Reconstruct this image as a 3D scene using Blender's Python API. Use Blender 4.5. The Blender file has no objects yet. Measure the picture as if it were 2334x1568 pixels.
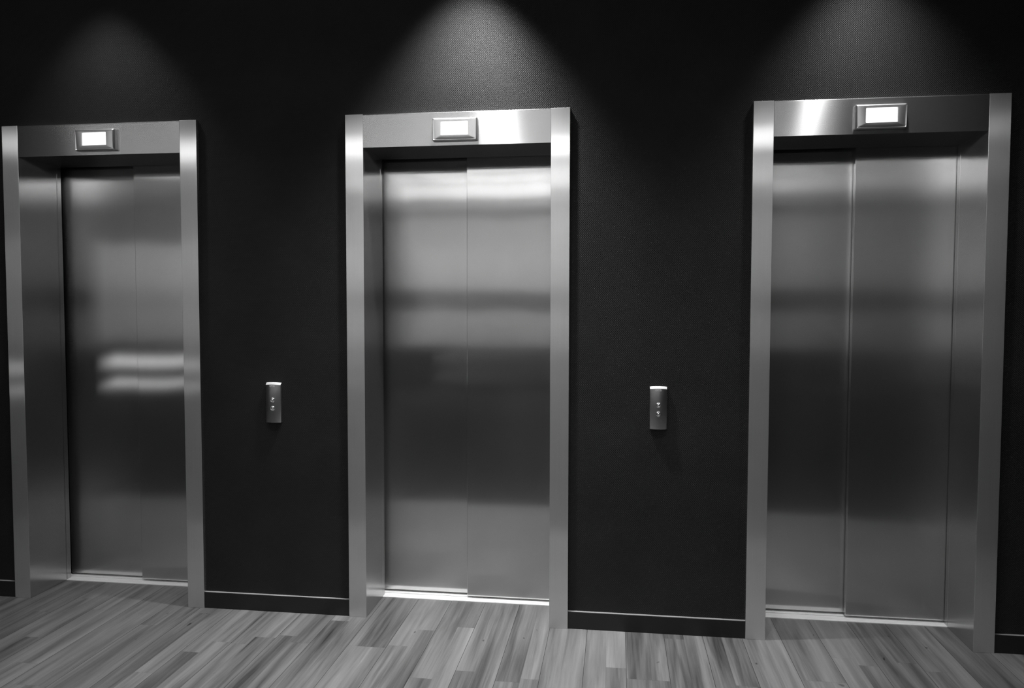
import bpy, bmesh, math, random
from mathutils import Vector, Matrix

C = bpy.context.scene.collection
PI = math.pi

# ------------------------------------------------------------------ helpers
def link(name, bm, mat, parent=None, smooth=False):
    me = bpy.data.meshes.new(name)
    bmesh.ops.recalc_face_normals(bm, faces=bm.faces)
    bm.to_mesh(me); bm.free()
    if smooth:
        for p in me.polygons: p.use_smooth = True
        try: me.set_sharp_from_angle(angle=math.radians(38))
        except Exception: pass
    o = bpy.data.objects.new(name, me); C.objects.link(o)
    if mat is not None: me.materials.append(mat)
    if parent is not None: o.parent = parent
    return o

def thing(name, label, cat, loc, group=None):
    o = bpy.data.objects.new(name, None); C.objects.link(o)
    o.empty_display_size = .1
    o.location = loc
    o['label'] = label; o['category'] = cat
    if group: o['group'] = group
    return o

def structure(o):
    o['kind'] = 'structure'
    return o

def box(bm, x0, x1, y0, y1, z0, z1, bev=0, seg=2, only=None):
    v = [bm.verts.new(p) for p in ((x0,y0,z0),(x1,y0,z0),(x1,y1,z0),(x0,y1,z0),(x0,y0,z1),(x1,y0,z1),(x1,y1,z1),(x0,y1,z1))]
    fs = [bm.faces.new([v[i] for i in q]) for q in ((0,3,2,1),(4,5,6,7),(0,1,5,4),(1,2,6,5),(2,3,7,6),(3,0,4,7))]
    if bev:
        es = set(e for f in fs for e in f.edges)
        if only: es = [e for e in es if only(e)]
        bmesh.ops.bevel(bm, geom=list(es), offset=bev, segments=seg, profile=.5, affect='EDGES')
    return bm

def newbox(*a, **k):
    return box(bmesh.new(), *a, **k)

def extrude_x(prof, x0, x1):
    """closed profile of (y, z) pairs swept along x"""
    bm = bmesh.new()
    a = [bm.verts.new((x0, y, z)) for y, z in prof]; b = [bm.verts.new((x1, y, z)) for y, z in prof]
    n = len(prof)
    for i in range(n):
        bm.faces.new((a[i], a[(i+1) % n], b[(i+1) % n], b[i]))
    bm.faces.new(a[::-1]); bm.faces.new(b)
    return bm

def rrect(hw, hh, r, y, n=5, cz=0, cx=0):
    pts = []
    for cxs, czs, a0 in ((1,1,0),(-1,1,90),(-1,-1,180),(1,-1,270)):
        for k in range(n+1):
            a = math.radians(a0 + 90*k/n)
            pts.append((cx + cxs*(hw-r) + r*math.cos(a), y, cz + czs*(hh-r) + r*math.sin(a)))
    return pts

def loft(rings, cap0=True, cap1=True):
    bm = bmesh.new()
    R = [[bm.verts.new(p) for p in r] for r in rings]
    n = len(R[0])
    for a, b in zip(R, R[1:]):
        for i in range(n):
            bm.faces.new((a[i], a[(i+1) % n], b[(i+1) % n], b[i]))
    if cap0: bm.faces.new(R[0][::-1])
    if cap1: bm.faces.new(R[-1])
    return bm

def lathe_y(prof, n=32):
    """(radius, y) pairs turned about the y axis"""
    bm = bmesh.new(); rows = []
    for r, y in prof:
        if r < 1e-6: rows.append([bm.verts.new((0, y, 0))])
        else: rows.append([bm.verts.new((r*math.cos(2*PI*i/n), y, r*math.sin(2*PI*i/n))) for i in range(n)])
    for a, b in zip(rows, rows[1:]):
        for i in range(n):
            j = (i+1) % n
            q = [a[i % len(a)], a[j % len(a)], b[j % len(b)], b[i % len(b)]]
            u = []
            for v in q:
                if v not in u: u.append(v)
            if len(u) > 2: bm.faces.new(u)
    return bm

# ------------------------------------------------------------------ materials
class NT:
    def __init__(s, name):
        s.m = bpy.data.materials.new(name); s.m.use_nodes = True
        s.t = s.m.node_tree; s.t.nodes.clear()
        s.out = s.n('ShaderNodeOutputMaterial')
    def n(s, kind, **k):
        o = s.t.nodes.new(kind)
        for a, v in k.items(): setattr(o, a, v)
        return o
    def l(s, a, b): s.t.links.new(a, b)
    def put(s, sock, v):
        if hasattr(v, 'is_output'): s.l(v, sock)
        else: sock.default_value = v
    def math(s, op, a, b=0.0, c=0.0):
        o = s.n('ShaderNodeMath', operation=op)
        s.put(o.inputs[0], a); s.put(o.inputs[1], b); s.put(o.inputs[2], c)
        return o.outputs[0]
    def coord(s, scale=(1,1,1)):
        tc = s.n('ShaderNodeTexCoord'); mp = s.n('ShaderNodeMapping')
        mp.inputs['Scale'].default_value = scale
        s.l(tc.outputs['Object'], mp.inputs['Vector'])
        return mp.outputs['Vector']
    def noise(s, vec, scale, detail=2, rough=.5, dist=0):
        o = s.n('ShaderNodeTexNoise'); s.l(vec, o.inputs['Vector'])
        o.inputs['Scale'].default_value = scale; o.inputs['Detail'].default_value = detail
        o.inputs['Roughness'].default_value = rough; o.inputs['Distortion'].default_value = dist
        return o.outputs['Fac']
    def ramp(s, f, a, b, c=0., d=1.):
        o = s.n('ShaderNodeMapRange'); s.put(o.inputs['Value'], f)
        for i, v in enumerate((a, b, c, d)): o.inputs[i+1].default_value = v
        return o.outputs['Result']
    def grey(s, v):
        o = s.n('ShaderNodeCombineColor')
        for i in range(3): s.put(o.inputs[i], v)
        return o.outputs[0]
    def bump(s, h, strength, dist, normal=None):
        o = s.n('ShaderNodeBump'); o.inputs['Strength'].default_value = strength; o.inputs['Distance'].default_value = dist
        s.l(h, o.inputs['Height'])
        if normal is not None: s.l(normal, o.inputs['Normal'])
        return o.outputs['Normal']
    def bsdf(s, color, rough, metal=0., normal=None, tangent=None, aniso=0., spec=.5):
        b = s.n('ShaderNodeBsdfPrincipled')
        s.put(b.inputs['Base Color'], color if hasattr(color, 'is_output') else (color, color, color, 1))
        s.put(b.inputs['Roughness'], rough); s.put(b.inputs['Metallic'], metal)
        b.inputs['Specular IOR Level'].default_value = spec
        if normal is not None: s.l(normal, b.inputs['Normal'])
        if tangent is not None:
            s.l(tangent, b.inputs['Tangent']); b.inputs['Anisotropic'].default_value = aniso
        s.l(b.outputs[0], s.out.inputs['Surface'])
        return b

def brushed(name, grain, color=.56, rough=.34, aniso=.85, wav=1.0, broad=.2):
    """brushed stainless steel; grain = direction of the brushing lines"""
    t = NT(name)
    geo = t.n('ShaderNodeNewGeometry')
    cr = t.n('ShaderNodeVectorMath', operation='CROSS_PRODUCT')
    t.l(geo.outputs['True Normal'], cr.inputs[0]); cr.inputs[1].default_value = grain
    # a tiny constant keeps the tangent defined on the end faces
    ad = t.n('ShaderNodeVectorMath', operation='ADD'); t.l(cr.outputs[0], ad.inputs[0]); ad.inputs[1].default_value = (.0007, .0005, .0003)
    nm = t.n('ShaderNodeVectorMath', operation='NORMALIZE'); t.l(ad.outputs[0], nm.inputs[0])
    sc = tuple(2.0 if abs(g) > .5 else 260.0 for g in grain)
    streak = t.noise(t.coord(sc), 1.0, 3, .6)
    blotch = t.noise(t.coord((1, 1, 1)), 5.0, 3, .55)
    wave = t.noise(t.coord(tuple(.5 if abs(g) > .5 else 1.0 for g in grain)), 2.6, 1, .4)
    n1 = t.bump(wave, .12*wav, .02)
    mix = t.math('ADD', t.math('MULTIPLY', streak, .08), t.math('MULTIPLY', blotch, .14))
    col = t.math('MULTIPLY', t.math('ADD', mix, .89), color)
    g = t.n('ShaderNodeBsdfAnisotropic', distribution='MULTI_GGX')
    t.l(t.grey(col), g.inputs['Color']); g.inputs['Roughness'].default_value = rough
    g.inputs['Anisotropy'].default_value = -aniso
    t.l(n1, g.inputs['Normal']); t.l(nm.outputs[0], g.inputs['Tangent'])
    h = t.n('ShaderNodeBsdfAnisotropic', distribution='MULTI_GGX')     # the wide haze of worn brushed steel
    t.l(t.grey(col), h.inputs['Color']); h.inputs['Roughness'].default_value = .62
    mx = t.n('ShaderNodeMixShader'); mx.inputs[0].default_value = broad
    t.l(g.outputs[0], mx.inputs[1]); t.l(h.outputs[0], mx.inputs[2])
    t.l(mx.outputs[0], t.out.inputs['Surface'])
    return t.m

STEEL_V = brushed('steel_brushed_upright', (0, 0, 1), color=.58, rough=.19, aniso=.76, broad=.10)  # darker copy of the jamb sheet, reveal shade put into its colour
STEEL_F = brushed('steel_brushed_front', (0, 0, 1), color=.74, rough=.20, aniso=.78, broad=.50)  # lighter, hazier copy of the same sheet for the lit front faces
STEEL_P = brushed('steel_door_sheet', (0, 0, 1), color=.66, rough=.18, aniso=.80, broad=.09)
STEEL_H = brushed('steel_brushed_sideways', (1, 0, 0), color=.68, rough=.24, aniso=.70, wav=.5, broad=.12)

STEEL_S = brushed('steel_soffit_shaded', (1, 0, 0), color=.26, rough=.24, aniso=.70, wav=.5, broad=.10)  # shade under the header put into a darker steel colour

def plain_metal(name, color, rough):
    t = NT(name); b = t.noise(t.coord((1,1,1)), 40, 3)
    t.bsdf(t.grey(t.math('ADD', t.math('MULTIPLY', b, .06), color-.03)), rough, 1.0)
    return t.m
CHROME = plain_metal('polished_chrome', .92, .25)
SATIN = plain_metal('satin_metal', .48, .36)
SATIN_BOX = plain_metal('satin_housing_metal', .62, .38)
ALU = NT('sill_aluminium')
_v = ALU.coord((4, 600, 600)); _n = ALU.noise(_v, 1, 2)
ALU.bsdf(ALU.grey(ALU.math('ADD', ALU.math('MULTIPLY', _n, .08), .90)), .38, .0)
ALU = ALU.m

def plain(name, color, rough=.6, spec=.5, var=.15, scale=8):
    t = NT(name); b = t.noise(t.coord((1,1,1)), scale, 3)
    t.bsdf(t.grey(t.math('MULTIPLY', t.ramp(b, .3, .7, 1-var, 1+var), color)), rough, 0, spec=spec)
    return t.m
BLACK = plain('shaft_black', .004, .8, .2)
GAP = plain('rubber_black', .006, .7, .3)
SKIRT = plain('skirting_black_lacquer', .012, .42, .45)
CEIL = plain('ceiling_paint', .05, .8, .3)
RAFT = plain('ceiling_raft_white', .6, .8, .3)
MID = plain('lobby_grey_panel', .13, .7, .2)
LEDGE = plain('ledge_grey', .30, .6, .4)
PALE = plain('lobby_pale_plaster', .55, .8, .3)
DARKWALL = plain('lobby_dark_panel', .015, .7, .2)
FARFLOOR = plain('lobby_floor_dimmed', .028, .95, .1, .3, 60)
PRINT = plain('pale_print', .75, .5)
CAP_GLINT = plain('cap_glint_pale', .8, .4)

def emitter(name, strength):
    t = NT(name); e = t.n('ShaderNodeEmission'); e.inputs['Strength'].default_value = strength
    e.inputs['Color'].default_value = (1, 1, 1, 1); t.l(e.outputs[0], t.out.inputs['Surface'])
    return t.m
SCREEN = emitter('lit_display', 1.7)
GLOW = emitter('counter_glow', 2.0)
TUBE = plain('pendant_diffuser', .8, .5)

def wallpaper():
    t = NT('black_woven_wallpaper')
    tc = t.n('ShaderNodeTexCoord'); sp = t.n('ShaderNodeSeparateXYZ'); t.l(tc.outputs['Object'], sp.inputs[0])
    warp = t.noise(t.coord((1,1,1)), 3, 2)
    x = t.math('ADD', sp.outputs['X'], t.math('MULTIPLY', warp, .004)); z = sp.outputs['Z']
    k = 850.0
    sa = t.math('SINE', t.math('SUBTRACT', t.math('MULTIPLY', z, k), t.math('MULTIPLY', x, .85*k)))
    sb = t.math('SINE', t.math('ADD', t.math('MULTIPLY', z, k), t.math('MULTIPLY', x, .85*k)))
    h = t.math('ADD', sa, t.math('MULTIPLY', sb, .6))
    fine = t.noise(t.coord((1,1,1)), 420, 2)
    hh = t.math('ADD', h, t.math('MULTIPLY', fine, .8))
    nrm = t.bump(hh, .38, .0011)
    blot = t.noise(t.coord((1,1,1)), 3.0, 4, .55)
    col = t.math('MULTIPLY', t.ramp(blot, .3, .7, .8, 1.2), .0175)
    col = t.math('MULTIPLY', col, t.ramp(h, -1.4, 1.4, .85, 1.15))
    t.bsdf(t.grey(col), .50, 0, nrm, spec=.22)
    return t.m
PAPER = wallpaper()

def laminate():
    t = NT('laminate_planks')
    tone = t.n('ShaderNodeAttribute', attribute_name='tone').outputs['Fac']
    seed = t.n('ShaderNodeAttribute', attribute_name='seed').outputs['Fac']
    tc = t.n('ShaderNodeTexCoord')
    off = t.n('ShaderNodeCombineXYZ'); t.l(seed, off.inputs[0]); t.l(t.math('MULTIPLY', seed, 3.7), off.inputs[1])
    ad = t.n('ShaderNodeVectorMath', operation='ADD'); t.l(tc.outputs['Object'], ad.inputs[0]); t.l(off.outputs[0], ad.inputs[1])
    def mp(sc):
        m = t.n('ShaderNodeMapping'); m.inputs['Scale'].default_value = sc; t.l(ad.outputs[0], m.inputs['Vector']); return m.outputs[0]
    broad = t.noise(mp((17, .9, 1)), 1, 3, .55, .6)
    mid = t.noise(mp((85, 2.2, 1)), 1, 4, .6, .9)
    fine = t.noise(mp((420, 9, 1)), 1, 3, .6)
    knot = t.noise(mp((34, 15, 1)), 1, 0, .4, .5)
    k = t.ramp(knot, .84, .89, 0, 1)
    f = t.math('ADD', t.math('MULTIPLY', t.math('SUBTRACT', broad, .5), 2.2), t.math('MULTIPLY', t.math('SUBTRACT', mid, .5), .9))
    f = t.math('ADD', f, t.math('MULTIPLY', t.math('SUBTRACT', fine, .5), .28))
    f = t.math('ADD', f, tone)
    f = t.math('SUBTRACT', f, t.math('MULTIPLY', k, .7))
    col = t.ramp(f, -.8, .9, .02, .32)
    nrm = t.bump(fine, .08, .001)
    t.bsdf(t.grey(col), .34, 0, nrm, spec=.5)
    return t.m
LAMINATE = laminate()

# ------------------------------------------------------------------ measures (metres)
XA, XB, XC = -2.4677, -.7908, .9533       # left outer edges of the three frames
WA, WB, WC = .9754, .9918, .9833           # their widths
JW, FH, HH = .0815, 2.25, .1463            # jamb width, frame height, header height # width, height, header height
WY = .020                                  # wallpaper plane (frames stand 20 mm proud)
RD = .249                                  # depth of the steel reveal
ZC = 3.10                                  # ceiling
X0, X1, Y0 = -9.5, 7.0, -8.6               # lobby extents

# ------------------------------------------------------------------ the setting
bm = bmesh.new()
edges = [X0, XA, XA+WA, XB, XB+WB, XC, XC+WC, X1]
for i in range(0, 8, 2):
    box(bm, edges[i], edges[i+1], WY, .42, 0, FH)
box(bm, X0, X1, WY, .42, FH, ZC+.05)
for x, w in ((XA, WA), (XB, WB), (XC, WC)):
    box(bm, x, x+w, .40, .42, -.02, FH)
bmesh.ops.remove_doubles(bm, verts=bm.verts, dist=1e-5)
structure(link('wall_back', bm, PAPER))

names = 0
for i in range(0, 8, 2):
    a, b = edges[i], edges[i+1]
    y = .0045
    prof = [(WY+.001, 0), (y, 0), (y, .0735), (y+.0006, .0748), (y+.002, .0755), (WY+.001, .0755)]
    structure(link(('baseboard_left', 'baseboard_center', 'baseboard_inner', 'baseboard_right')[i//2], extrude_x(prof, a, b), SKIRT))
    me = C.objects[-1].data; me.materials.append(LEDGE)  # top faces take a paler grey than the front
    for p in me.polygons:
        if abs(p.normal.z) > .9 and p.center.z > .07: p.material_index = 1

# laminate floor: strips of varying width inside 163 mm planks, broken at random lengths
rnd = random.Random(11)
bm = bmesh.new()
lt = bm.faces.layers.float.new('tone'); ls = bm.faces.layers.float.new('seed')
CY = -1.5
pitch = .1635; base = -.204
def strip(xa, xb, ya, yb, tone):
    f = bm.faces.new([bm.verts.new(p) for p in ((xa, ya, 0), (xb, ya, 0), (xb, yb, 0), (xa, yb, 0))])
    f[lt] = tone; f[ls] = rnd.uniform(0, 40)
k0 = int((-5.2 - base)/pitch); k1 = int((4.2-base)/pitch)
for k in range(k0, k1):
    xa = base + k*pitch
    nst = rnd.choice((1, 2, 2, 2))
    cuts = [0] + sorted([(j+1)/nst + rnd.uniform(-.08, .08) for j in range(nst-1)]) + [1]
    pt = rnd.uniform(-.08, .08)
    for c0, c1 in zip(cuts, cuts[1:]):
        y = .2475
        first = True
        while y > CY:
            L = rnd.uniform(.45, 1.3) * (rnd.random() if first else 1) + .12
            first = False
            y2 = max(CY, y - L)
            g = .0004
            strip(xa + c0*pitch + (.0007 if c0 == 0 else 0), xa + c1*pitch - (.0007 if c1 == 1 else 0), y2, y-.0003, pt + rnd.choice((-1, 1))*rnd.uniform(.02, .22))
            y = y2
floor = structure(link('floor', bm, LAMINATE))
bm = newbox(X0, X1, Y0, .2476, -.05, -.0012)
structure(link('floor_base', bm, BLACK))
structure(link('floor_far', newbox(X0, X1, Y0, CY-.002, -.0010, .004), FARFLOOR))  # far part of the floor, its dim lighting painted as dark colour
structure(link('ceiling', newbox(X0, X1, Y0, WY, ZC, ZC+.05), CEIL))
# lobby side opposite the lifts: pale plaster over a dark dado, dark ends
structure(link('ceiling_raft', newbox(-1.9, 1.6, Y0, -2.4, 2.86, 2.90), RAFT))
structure(link('wall_front', newbox(-7.6, 2.2, Y0-.1, Y0, .75, ZC), PALE))
structure(link('trim_1', newbox(-7.6, 2.2, Y0-.1, Y0+.03, 0, .75), DARKWALL))
structure(link('trim_2', newbox(-4.4, 2.2, Y0, Y0+.03, 1.36, 1.68), MID))
structure(link('trim_3', newbox(-7.6, -4.4, Y0, Y0+.4, 2.45, ZC), DARKWALL))
structure(link('wall_front_left', newbox(X0, -7.6, Y0-.1, Y0+.02, 0, ZC), DARKWALL))
structure(link('wall_front_right', newbox(2.2, X1, Y0-.1, Y0+.02, 0, ZC), MID))
structure(link('wall_left', newbox(X0-.1, X0, Y0, WY, 0, ZC), DARKWALL))
structure(link('wall_right', newbox(X1, X1+.1, Y0, WY, 0, ZC), DARKWALL))

# ------------------------------------------------------------------ lift doorways
def lift(x, FW, split, label):
    L1, R1 = x+JW, x+FW-JW
    zs = FH-HH
    cx = x+FW/2
    t = thing('elevator_doorway', label, 'elevator', (cx, 0, 0), 'elevator doorways along the dark wall')
    def part(name, bm, mat, smooth=False, par=None):
        bmesh.ops.translate(bm, verts=bm.verts, vec=(-cx, 0, 0))
        return link(name, bm, mat, par or t, smooth)
    G = .0005
    for a, b in ((x, L1), (R1, x+FW)):
        j = part('jamb', newbox(a, b, 0, RD, 0, FH, bev=.0012, seg=2), STEEL_V)
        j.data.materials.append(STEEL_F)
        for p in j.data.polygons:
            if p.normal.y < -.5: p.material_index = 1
    bm = newbox(L1+G, R1-G, .0004, RD, zs, FH-.001)
    es = [e for e in bm.edges if all(v.co.y < .01 for v in e.verts) and all(v.co.z > FH-.01 for v in e.verts)]
    bmesh.ops.bevel(bm, geom=es, offset=.0045, segments=4, profile=.5, affect='EDGES')
    es = [e for e in bm.edges if all(v.co.y < .001 and v.co.z < zs+.001 for v in e.verts)]
    bmesh.ops.bevel(bm, geom=es, offset=.0012, segments=2, profile=.5, affect='EDGES')
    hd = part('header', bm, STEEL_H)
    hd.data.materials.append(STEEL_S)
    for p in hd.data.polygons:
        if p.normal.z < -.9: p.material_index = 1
    # narrow landing frame behind the reveal
    for a, b in ((L1-.04, L1-.0002), (R1+.0002, R1+.04)):
        part('door_jamb_strip', newbox(a, b, RD+.003, .281, .004, 2.19, bev=.0012), STEEL_V)
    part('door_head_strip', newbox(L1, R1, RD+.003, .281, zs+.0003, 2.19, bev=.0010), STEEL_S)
    part('door_panel', newbox(L1-.03, split+.03, .323, .350, .013, 2.17, bev=.0018, seg=3), STEEL_P)
    part('door_panel', newbox(split, R1+.03, .286, .313, .013, 2.17, bev=.0018, seg=3), STEEL_P)
    # sill with running grooves
    pr = [(.2480, -.02), (.2480, .0030), (.2490, .0040)]
    for a, b in ((.2575, .2590), (.2665, .2680), (.2755, .2770), (.2960, .3030), (.3160, .3175), (.3340, .3410)):
        d = .001 if b-a < .003 else -.010
        pr += [(a, .0040), (a+.0001, d), (b-.0001, d), (b, .0040)]
    pr += [(.3560, .0040), (.3570, .0030), (.3570, -.02)]
    part('sill', extrude_x(pr, L1-.04, R1+.04), ALU)
    # dark pit and shaft seen through the gaps
    part('shaft_lining', newbox(x+.001, x+FW-.001, .360, .395, -.01, FH-.001), BLACK)
    return t

lift(XA, WA, -1.9935, 'leftmost of the three brushed steel elevator doorways, with two light bands across its doors')
lift(XB, WB, -.3010, 'middle elevator doorway of brushed steel, between the two call panels, with the brightest doors')
lift(XC, WC, 1.4375, 'rightmost of the three brushed steel elevator doorways, with the darkest doors')

# ------------------------------------------------------------------ floor indicators over the doors
def indicator(cx, label):
    t = thing('floor_indicator', label, 'display', (cx, 0, 2.1697), 'floor indicators over the elevator doors')
    hw, hh, q = .0990, .0488, .74
    low = lambda ring: [(px, py + (.0050 if pz < 0 else 0), pz) for px, py, pz in ring]   # lower lip of the bezel slopes back
    rings = [rrect(hw, hh, .006, .0002), rrect(hw, hh, .006, -.020*q), rrect(hw-.0008, hh-.0008, .006, -.025*q),
             rrect(hw-.004, hh-.004, .005, -.0315*q), low(rrect(hw-.0065, hh-.0055, .005, -.0338*q)), low(rrect(hw-.011, hh-.008, .004, -.0346*q)),
             rrect(.0630, .0315, .0030, -.0352*q, cz=.0035), rrect(.0605, .0295, .0025, -.0346*q, cz=.0035), rrect(.0597, .0288, .0025, -.0325*q, cz=.0035),
             rrect(.0592, .0284, .002, -.0230, cz=.0035), rrect(.0590, .0282, .002, -.0190, cz=.0035)]
    link('housing', loft(rings), SATIN_BOX, t, True)
    link('screen', loft([rrect(.0586, .0278, .003, -.0192, cz=.0035), rrect(.0586, .0278, .003, -.0222, cz=.0035)]), SCREEN, t)
    return t
indicator(-1.9790, 'small white lit floor display box above the leftmost elevator')
indicator(-.2945, 'small white lit floor display box above the middle elevator')
indicator(1.4445, 'small white lit floor display box above the rightmost elevator')

# ------------------------------------------------------------------ call panels
def call_panel(cx, cz, label):
    t = thing('call_panel', label, 'elevator call panel', (cx, WY+.001, cz), 'elevator call panels on the dark wall')
    hw, hh = .0365, .0920
    front = []
    n = 14
    for i in range(n+1):
        u = -1 + 2*i/n
        front.append((hw*.97*u, -(.0135 + .0085*(1-u*u))))
    outline = [(-hw, .0), (-hw, -.011)] + front + [(hw, -.011), (hw, .0)]
    def ring(z, d):
        return [(px*(1 - d/hw), min(0, py + (d if py < 0 else 0)), z) for px, py in outline]
    rings = [ring(-hh, .0015), ring(-hh+.0004, .0005), ring(-hh+.0015, 0)]
    # softly rounded chamfer that faces the lamps above
    for dz, d in ((.0115, 0), (.0098, .0003), (.0082, .0011), (.0030, .0062), (.0012, .0080), (.0003, .0095), (0, .0108)):
        rings.append([(px*(1 - .25*d), min(py + d*.8, py*.12) if py < 0 else 0, hh - dz - .0028*(px/hw)**2) for px, py in outline])
    fp = link('faceplate', loft(rings), SATIN, t, True)
    fp.data.materials.append(CAP_GLINT)  # pale colour paints the bright highlight along the metal chamfer
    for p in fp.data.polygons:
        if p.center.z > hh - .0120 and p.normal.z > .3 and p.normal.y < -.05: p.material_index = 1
    fy = -.0220
    for dz in (.0115, -.0262):
        # chrome collar turned about y, then a domed push button inside
        bm = lathe_y([(.0068, fy+.001), (.0070, fy-.0030), (.0078, fy-.0042), (.0090, fy-.0042), (.0105, fy-.0030), (.0115, fy-.0008), (.0117, fy+.001)], 36)
        bmesh.ops.translate(bm, verts=bm.verts, vec=(0, 0, dz))
        b = link('button', bm, CHROME, t, True)
        bm = lathe_y([(.0066, fy+.001), (.0066, fy-.0022), (.0055, fy-.0036), (.0035, fy-.0046), (.0015, fy-.0051), (0, fy-.0052)], 28)
        bmesh.ops.translate(bm, verts=bm.verts, vec=(0, 0, dz))
        link('button_cap', bm, CHROME, b, True)
    # printed maker's lettering
    cu = bpy.data.curves.new('lettering', 'FONT'); cu.body = 'OTIS'; cu.size = .0115; cu.align_x = 'CENTER'; cu.align_y = 'CENTER'
    cu.extrude = .0003; cu.offset = .00025; cu.space_character = 1.05
    tmp = bpy.data.objects.new('tmp', cu); C.objects.link(tmp)
    bpy.context.view_layer.update()
    me = bpy.data.meshes.new_from_object(tmp.evaluated_get(bpy.context.evaluated_depsgraph_get()))
    bpy.data.objects.remove(tmp)
    me.materials.clear(); me.materials.append(PRINT)
    o = bpy.data.objects.new('lettering', me); C.objects.link(o); o.parent = t
    o.rotation_euler = (PI/2, 0, 0); o.location = (-.001, fy-.0002, .0755)
    return t
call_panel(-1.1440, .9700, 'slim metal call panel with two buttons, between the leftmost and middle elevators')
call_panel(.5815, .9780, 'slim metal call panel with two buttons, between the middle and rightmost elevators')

# ------------------------------------------------------------------ lobby lamps and added lights
def light(name, kind, loc, energy, rot=(0,0,0), **k):
    d = bpy.data.lights.new(name, kind); d.energy = energy
    for a, v in k.items(): setattr(d, a, v)
    o = bpy.data.objects.new(name, d); C.objects.link(o); o.location = loc; o.rotation_euler = rot
    return o

def downlight(x, y, energy, size, blend, label, tilt=0):
    t = thing('ceiling_downlight', label, 'ceiling light', (x, y, ZC), 'recessed downlights in the lobby ceiling')
    bm = bmesh.new(); n = 32
    prof = [(.062, 0), (.062, -.006), (.055, -.008), (.048, -.006), (.046, 0)]
    R = [[bm.verts.new((r*math.cos(2*PI*i/n), r*math.sin(2*PI*i/n), z)) for i in range(n)] for r, z in prof]
    for a, b in zip(R, R[1:]):
        for i in range(n): bm.faces.new((a[i], a[(i+1) % n], b[(i+1) % n], b[i]))
    link('trim_ring', bm, SATIN_BOX, t, True)
    l = light('lamp', 'SPOT', (x, y, ZC-.012), energy, (tilt, 0, 0), spot_size=math.radians(size), spot_blend=blend, shadow_soft_size=.045)
    return t
for x, e in ((-1.94, 56), (-.24, 325), (1.39, 98)):
    downlight(x, -.235, e, 78, 1.0, 'recessed downlight washing the dark wall above an elevator')

def strip_light(y, xa, xb, up, glow):
    t = thing('linear_pendant_light', 'long linear pendant light across the lobby', 'ceiling light', ((xa+xb)/2, y, 2.66), 'linear pendant lights of the lobby')
    L = (xb-xa)/2
    link('diffuser', newbox(-L, L, -.025, .025, -.02, .14, bev=.008), TUBE, t)
    for q in (-.9, -.3, .3, .9):
        link('hanger_cable', newbox(L*q-.001, L*q+.001, -.001, .001, .14, (2.86 if -1.9 < (xa+xb)/2 + L*q < 1.6 else ZC)-2.66-.001), SATIN_BOX, t)
    light('tube', 'AREA', ((xa+xb)/2, y+.027, 2.72), PI*(xb-xa)*.15*glow, (PI/2, 0, 0), shape='RECTANGLE', size=xb-xa-.02, size_y=.15)
    if up:
        light('raft_uplight', 'AREA', ((xa+xb)/2, y, 2.805), up, (PI,0,0), shape='RECTANGLE', size=xb-xa, size_y=.05)  # added upward light to brighten the raft
strip_light(-2.95, -4.3, 2.05, 6, 3.7)
strip_light(-4.84, -2.3, 1.6, 20, 2.0)
# added area lights without fixtures, to brighten the pale wall opposite
light('wall_fill_light', 'AREA', (-1.1, -6.9, 2.80), 88, (math.radians(-62), 0, 0), shape='RECTANGLE', size=6.4, size_y=.10)
light('wall_fill_light', 'AREA', (-6.0, -6.9, 2.40), 50, (math.radians(-60), 0, 0), shape='RECTANGLE', size=3.0, size_y=.10)
for x, e in ((-2.1, 17), (-1.14, 57), (-.25, 50), (.58, 60), (1.42, 24)):  # added row to brighten floor, lower wall and call panel tops
    downlight(x, -1.05, e, 100, 1.0, 'added unseen downlight over the laminate floor in front of the elevators')
# glowing strips under the ledges of the reception counter across the lobby
t = thing('reception_counter', 'dark reception counter with two glowing strips across the lobby', 'counter', (-6.0, -6.2, 0))
link('body', newbox(-1.3, 1.3, -.5, .15, 0, .93), MID, t)
for z, h in ((.645, .070), (.345, .045)):
    link('glowing_strip', newbox(-1.2, 1.2, .151, .165, z-h, z+h), GLOW, t)

w = bpy.data.worlds.new('World'); bpy.context.scene.world = w; w.use_nodes = True
w.node_tree.nodes['Background'].inputs[0].default_value = (.5, .5, .5, 1)
w.node_tree.nodes['Background'].inputs[1].default_value = 0.0

# ------------------------------------------------------------------ camera
cam = bpy.data.cameras.new('camera'); co = bpy.data.objects.new('camera', cam); C.objects.link(co)
cam.sensor_width = 36; cam.lens = 1761.33/2334*36; cam.clip_start = .01
yaw, pitch_, roll = -.134743, -.047593, .0014708
f = Vector((math.sin(yaw)*math.cos(pitch_), math.cos(yaw)*math.cos(pitch_), math.sin(pitch_)))
r = Vector((math.cos(yaw), -math.sin(yaw), 0)); u = r.cross(f)
r2 = r*math.cos(roll) + u*math.sin(roll); u2 = -r*math.sin(roll) + u*math.cos(roll)
M = Matrix((r2, u2, -f)).transposed().to_4x4(); M.translation = Vector((.403421, -3.317816, 1.404530))
co.matrix_world = M
S = bpy.context.scene
S.camera = co
S.view_settings.view_transform = 'Standard'; S.view_settings.look = 'None'
S.view_settings.exposure = 0.0; S.view_settings.gamma = 1; S.view_settings.use_curve_mapping = False
S.cycles.use_denoising = True
S.cycles.sample_clamp_indirect = 6
S.cycles.max_bounces = 8
